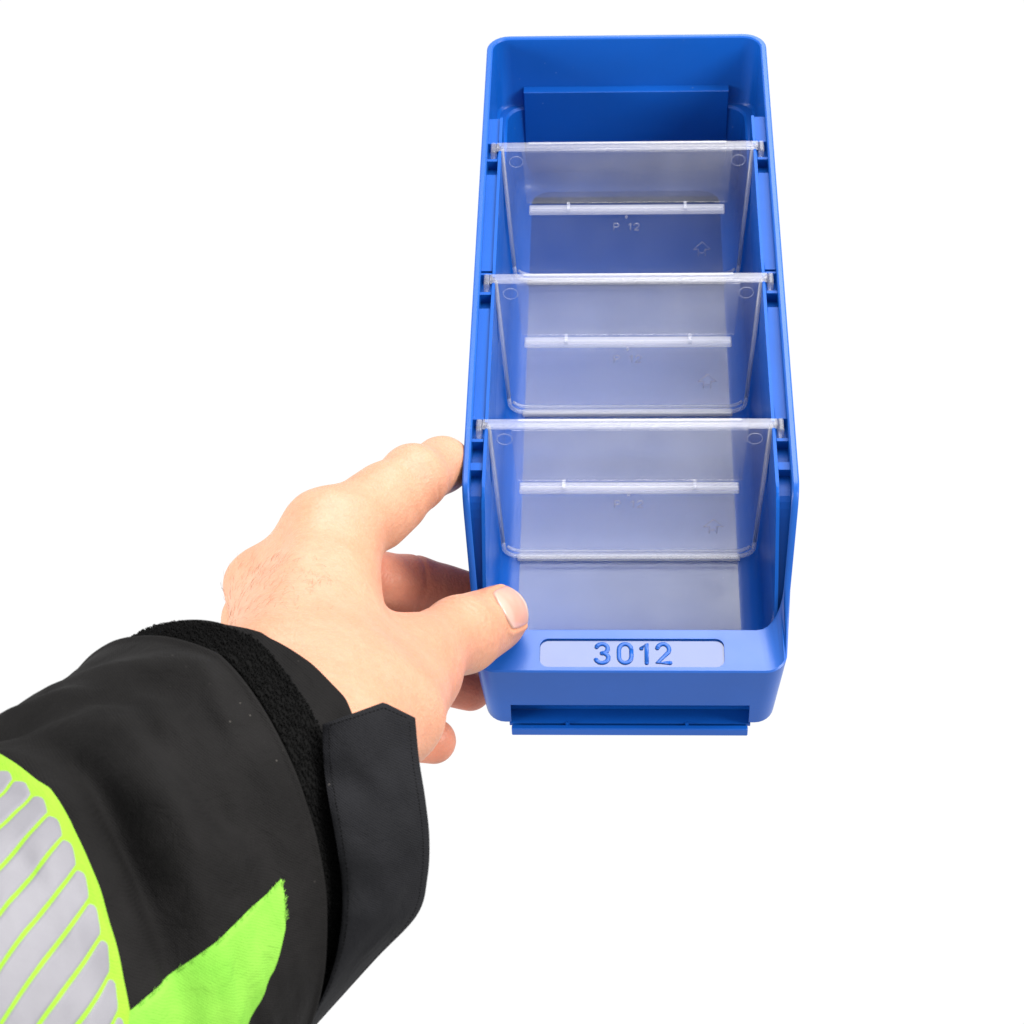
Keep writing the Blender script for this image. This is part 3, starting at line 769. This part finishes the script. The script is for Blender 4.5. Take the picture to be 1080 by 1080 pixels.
# ------------------------------------------------------------------ jacket sleeve: (sg = mm back from the cuff, th = angle round the arm)
AX = np.array([.48, -.45, .75]); AX /= np.linalg.norm(AX)
E1 = np.array([1, 1, 0.]); E1 -= AX * (E1 @ AX); E1 /= np.linalg.norm(E1)
E2 = np.cross(E1, AX); E2 = -E2 if E2[2] > 0 else E2
SC0 = np.array([(255 - 540) / FPX * 640, (855 - 540) / FPX * 640, 640.0])
def wr(x): return (x + math.pi) % (2 * math.pi) - math.pi
def G(x, c, w): return math.exp(-((x - c) / w) ** 2)
def wrinkle(sg, th):
    dg = math.degrees(th)
    c, s_ = math.cos(th), math.sin(th)
    k = min(1, max(0, (sg - 30) / 25))
    w = 1.1 * noise.noise(Vector((c * 1.5, s_ * 1.5, sg * 0.045 + 3))) + 0.6 * noise.noise(Vector((c * 3.5, s_ * 3.5, sg * 0.10)))
    w += 0.55 * noise.noise(Vector((c * 6 + sg * .03, s_ * 6, sg * 0.16)))
    w *= 0.4 + 1.1 * k
    w += -6.5 * G(sg + (dg - 105) * 0.06, 85, 5.5) * G(dg, 104, 34)            # deep fold in front of the reflective tape
    w += 3.2 * G(sg + (dg - 105) * 0.06, 72, 8) * G(dg, 102, 40)
    w += 2.6 * G(sg - (dg - 150) * 0.9, 62, 7) * G(dg, 150, 22)
    w += -2.6 * G(sg - (dg - 150) * 0.9, 76, 6) * G(dg, 152, 20)
    w += 2.2 * G(sg - (dg - 140) * 0.6, 44, 6) * G(dg, 146, 24)
    w += -1.5 * G(sg - (dg - 140) * 0.5, 53, 5) * G(dg, 138, 26)
    w += -1.6 * G(sg - (dg - 90) * 0.25, 44, 6) * G(dg, 84, 20) + 1.0 * G(sg, 36, 6) * G(dg, 100, 40)
    w += 1.4 * G(sg - (dg - 120) * 0.4, 58, 5) * G(dg, 118, 18)
    w += 1.7 * G(sg - (dg - 88) * 0.55, 62, 5.5) * G(dg, 88, 15) - 1.8 * G(sg - (dg - 88) * 0.55, 53, 5) * G(dg, 86, 15)
    w += 1.2 * G(sg + (dg - 110) * 0.35, 40, 4) * G(dg, 112, 16) - 1.3 * G(sg + (dg - 128) * 0.3, 60, 4.5) * G(dg, 124, 15)
    return w
def sleeve_cam(sg, th, o=0.0):
    c, s_ = math.cos(th), math.sin(th)
    sh = 31 * c if c > -.55 else 31 * (-.55 + (c + .55) * .3)
    s = sg + sh
    r1 = 57.5 + s * .055; r2 = 57 + s * .055
    step = 2.6 / (1 + math.exp(-(sg - 25.5) * 2.2)) + 0.9 * G(sg, 27.0, 1.2)
    w = step + wrinkle(sg, th) + o - 5.5 * max(0, math.cos(th)) ** 2
    return SC0 - AX * s + (r1 + w) * c * E1 + (r2 + w) * s_ * E2
def hem(th):                                   # where the cuff ends: the hem shows only on the thumb side
    return float(np.interp(math.degrees(th) % 360, [0, 92, 106, 120, 134, 210, 300, 360], [-6, -6, -0.5, 6.0, 9.6, 12, 0, -6]))
def SLV(sg, th, o=0.0): return V(*sleeve_cam(sg, th, o))
def SLC(sg, th, o=0.0):
    if sg < 14: sg = hem(th) + (sg + 6) / 20 * (14 - hem(th))
    return SLV(sg, th, o)
def grid_mesh(name, fn, us, vs, mat, parent, closed_v=False):
    pts = [fn(u, v) for u in us for v in vs]; nvv = len(vs); fs = []
    for a in range(len(us) - 1):
        for b in range(nvv if closed_v else nvv - 1):
            b2 = (b + 1) % nvv
            fs.append((a * nvv + b, a * nvv + b2, (a + 1) * nvv + b2, (a + 1) * nvv + b))
    me = mesh_from(name, pts, fs)
    bm = bmesh.new(); bm.from_mesh(me); bmesh.ops.recalc_face_normals(bm, faces=bm.faces[:]); bm.to_mesh(me); bm.free()
    return link(name, me, mat, parent)
NTH = 260
ths = [2 * math.pi * i / NTH for i in range(NTH)]
prof = [(sg, -3.0) for sg in (60, 40, 20, 5, -3)] + [(-5.6, -2.4), (-6.0, -1.2)] + [(-6 + 0.6 * i, 0) for i in range(1, 12)] + [(0.6 + 0.75 * i, 0) for i in range(60)] + [(46 + 1.5 * i, 0) for i in range(125)] + [(233.5, -6), (234, -25), (234, -45), (234, -62)]
sleeve = grid_mesh('jacket_sleeve', lambda pr, th: SLC(pr[0], th, pr[1]), prof, ths, M_black, person, True)
tag(sleeve, 'black jacket sleeve with loop-pile cuff band, lime panel and silver reflective tape')
R_ = math.radians
# loop-pile (hook-and-loop) band round the cuff
def band_edge(dg): return 9.0 + 0.06 * (dg - 90)
dgs = np.linspace(36, 205, 150)
band = grid_mesh('loop_pile_band', lambda t, dg: SLV(band_edge(dg) + t * (24.2 - band_edge(dg)), R_(dg), 0.75 if 0.01 < t < 0.99 else -0.4),
                 [0, 0.012] + list(np.linspace(0.05, 0.95, 10)) + [0.988, 1], list(dgs), M_loop, sleeve)
lv = []; lf = []
for row in range(15):
    t0 = (row + 0.5) / 15
    dg = 38.0
    while dg < 203:
        dg += random.uniform(0.75, 1.25)
        t = min(0.99, max(0.01, t0 + random.gauss(0, 0.018) + 0.25 * ((dg * 0.35) % 1 - .5) / 15))
        sg = band_edge(dg) + t * (24.2 - band_edge(dg))
        a = SLV(sg, R_(dg), 0.5); b = SLV(sg + random.uniform(-.5, .5), R_(dg + random.uniform(.6, 1.3)), 0.5)
        h = random.uniform(0.7, 1.5)
        m = SLV(sg + random.uniform(-.5, .5), R_(dg + .45), 0.5 + h)
        v, f = tube([a, a * .35 + m * .65, m * .7 + b * .3, b], [.17, .16, .16, .15], 3, cap=False)
        b0 = len(lv); lv += v; lf += [tuple(q + b0 for q in g) for g in f]
tag(link('loop_pile', mesh_from('loop_pile', lv, lf), M_loop, sleeve), kind='stuff')
# lime underarm panel
def green_edge(dg):
    return float(np.interp(dg, [20, 40, 46, 52, 56, 62, 68, 71.5, 74.5], [150, 112, 84, 61, 51, 45.0, 42.8, 42.2, 43]))
def green_top(sg):
    return float(np.interp(sg, [42, 60, 85, 108, 200], [71.5, 72.8, 74.4, 76.5, 80]))
def green_pt(t, q):
    dg = 22 + q * (71.5 - 22)
    e = green_edge(dg); sg = e + t * (190 - e)
    dg2 = 22 + q * (green_top(sg) - 22)
    return SLV(sg, R_(dg2), 0.75 * min(1, 8 * t, 40 * (1 - q)) + 0.12)
grid_mesh('lime_panel', green_pt, list(np.linspace(0, 1, 90) ** 1.5), list(1 - np.linspace(0, 1, 70) ** 1.4), M_lime, sleeve)
# frayed lime threads along its cut edge
fv = []; ff = []
for i in range(56):
    if i % 4 == 0: dg = random.uniform(64, 71.5); sg = green_edge(dg)
    else: sg = random.uniform(43, 108); dg = green_top(sg)
    p0 = SLV(sg + 0.8, R_(dg - .4), .5); p1 = SLV(sg - random.uniform(.1, .7), R_(dg + random.uniform(-.5, .5)), .5 + random.random() * .4)
    v, f = tube([p0, p0 * .5 + p1 * .5, p1], [.10, .08, .04], 3, cap=False); b0 = len(fv); fv += v; ff += [tuple(q + b0 for q in g) for g in f]
tag(link('frayed_thread', mesh_from('frayed_thread', fv, ff), M_lime, sleeve), kind='stuff')
# reflective tape: yellow ground, one silver strip per segment
T0 = 100.0
def tape_in(dg): return float(np.interp(dg, [60, 77, 95, 114, 127, 146, 170], [108, 106, 102.5, 98.5, 97.0, 91.5, 88]))
grid_mesh('tape_ground', lambda t, dg: SLV(tape_in(dg) + t * 75, R_(dg), 1.1 * min(1, 30 * t) + 0.1), list(np.linspace(0, 1, 70) ** 1.4), list(np.linspace(60, 190, 150)), M_limeb, sleeve)
k = 0
dg = 62.0
while dg < 186:
    wdt = random.uniform(5.3, 5.8)
    def strip(t, q, dg=dg, wdt=wdt):
        sg0 = tape_in(dg + wdt * q) + 4.0 + 1.5 * (abs(2 * q - 1) ** 3.2) + 0.25 * math.sin(q * 9 + dg)
        sg = sg0 + t * 62
        sl = -0.17 * (sg - T0) + 0.35 * math.sin(sg * .13 + dg * .03)
        edge_ = min(1.0, 14 * q, 14 * (1 - q), 60 * t)
        return SLV(sg, R_(dg + wdt * q + sl), 1.15 + 0.35 * edge_)
    grid_mesh('reflective_strip', strip, list(np.linspace(0, 1, 40) ** 1.3), [0, .04, .1, .2, .35, .5, .65, .8, .9, .96, 1], M_silver, sleeve)
    dg += wdt + 0.8
# cuff strap: a stiff tab standing off the cuff, pointed free end
SL_ = [(340, 764, 590), (341, 800, 585), (346, 840, 581), (355, 890, 577), (361, 940, 576), (358, 990, 576), (345, 1040, 578), (318, 1092, 586), (285, 1135, 598)]
SR_ = [(438, 757, 606), (442, 800, 602), (449, 845, 599), (453, 885, 597), (451, 925, 597), (440, 965, 600), (396, 1012, 606), (338, 1076, 618), (300, 1118, 628)]
def spline(pts, t):
    n = len(pts) - 1; x = t * n; i = min(int(x), n - 1); f = x - i
    p = [np.array(pts[max(0, min(n, i + q))], float) for q in (-1, 0, 1, 2)]
    return 0.5 * ((2 * p[1]) + (-p[0] + p[2]) * f + (2 * p[0] - 5 * p[1] + 4 * p[2] - p[3]) * f * f + (-p[0] + 3 * p[1] - 3 * p[2] + p[3]) * f ** 3)
def strap_c(t, w):
    a = spline(SL_, t); b = spline(SR_, t); p = a + (b - a) * w
    tent = min(w / .66, (1 - w) / .34)
    p[1] += -19 * max(0, tent) * max(0, 1 - t * 7)
    p[2] -= 5.0 * math.sin(math.pi * w) + 2.4 * noise.noise(Vector((t * 5, w * 2, 4))) + 0.9 * noise.noise(Vector((t * 13, w * 4, 9)))
    return p
def strap_pt(t, w, o=0.0):
    p = strap_c(t, w); return P(p[0], p[1], p[2] - o)
ws = [0, .02, .05] + list(np.linspace(.1, .9, 17)) + [.95, .98, 1]
tl = list(np.linspace(0, 1, 90))
top = [strap_pt(t, w, 1.1 * min(1, .25 + 12 * w, .25 + 12 * (1 - w), .3 + t * 40)) for t in tl for w in ws]
bot = [strap_pt(t, w, -1.1) for t in tl for w in ws]
nw = len(ws); nt_ = len(tl); fs = []; o2 = len(top)
for a_ in range(nt_ - 1):
    for b_ in range(nw - 1):
        q = (a_ * nw + b_, a_ * nw + b_ + 1, (a_ + 1) * nw + b_ + 1, (a_ + 1) * nw + b_)
        fs.append(q); fs.append(tuple(o2 + i for i in q[::-1]))
for a_ in range(nt_ - 1):
    for b_ in (0, nw - 1): q = (a_ * nw + b_, (a_ + 1) * nw + b_, o2 + (a_ + 1) * nw + b_, o2 + a_ * nw + b_); fs.append(q if b_ == 0 else q[::-1])
for b_ in range(nw - 1):
    for a_ in (0, nt_ - 1): q = (a_ * nw + b_, o2 + a_ * nw + b_, o2 + a_ * nw + b_ + 1, a_ * nw + b_ + 1); fs.append(q)
me = mesh_from('cuff_strap', top + bot, fs)
bm = bmesh.new(); bm.from_mesh(me); bmesh.ops.recalc_face_normals(bm, faces=bm.faces[:]); bm.to_mesh(me); bm.free()
strap = link('cuff_strap', me, M_strap, sleeve); sharp(strap, 60)
# stitching along the strap edges
sv = []; sf = []
def stitch(p0, p1):
    global sv, sf
    v, f = tube([p0, p0 * .5 + p1 * .5, p1], [.08, .15, .08], 4); b0 = len(sv); sv += v; sf += [tuple(q + b0 for q in g) for g in f]
for w in (0.07, 0.93):
    t = 0.03
    while t < 0.97: stitch(strap_pt(t, w, 1.08), strap_pt(t + random.uniform(.004, .007), w + random.uniform(-.006, .006), 1.08)); t += random.uniform(.0095, .012)
for i in range(20):
    w = .08 + .84 * i / 20; stitch(strap_pt(.018, w, 1.12), strap_pt(.018, w + .025, 1.12))
tag(link('stitching', mesh_from('stitching', sv, sf), M_loop, sleeve), kind='stuff')
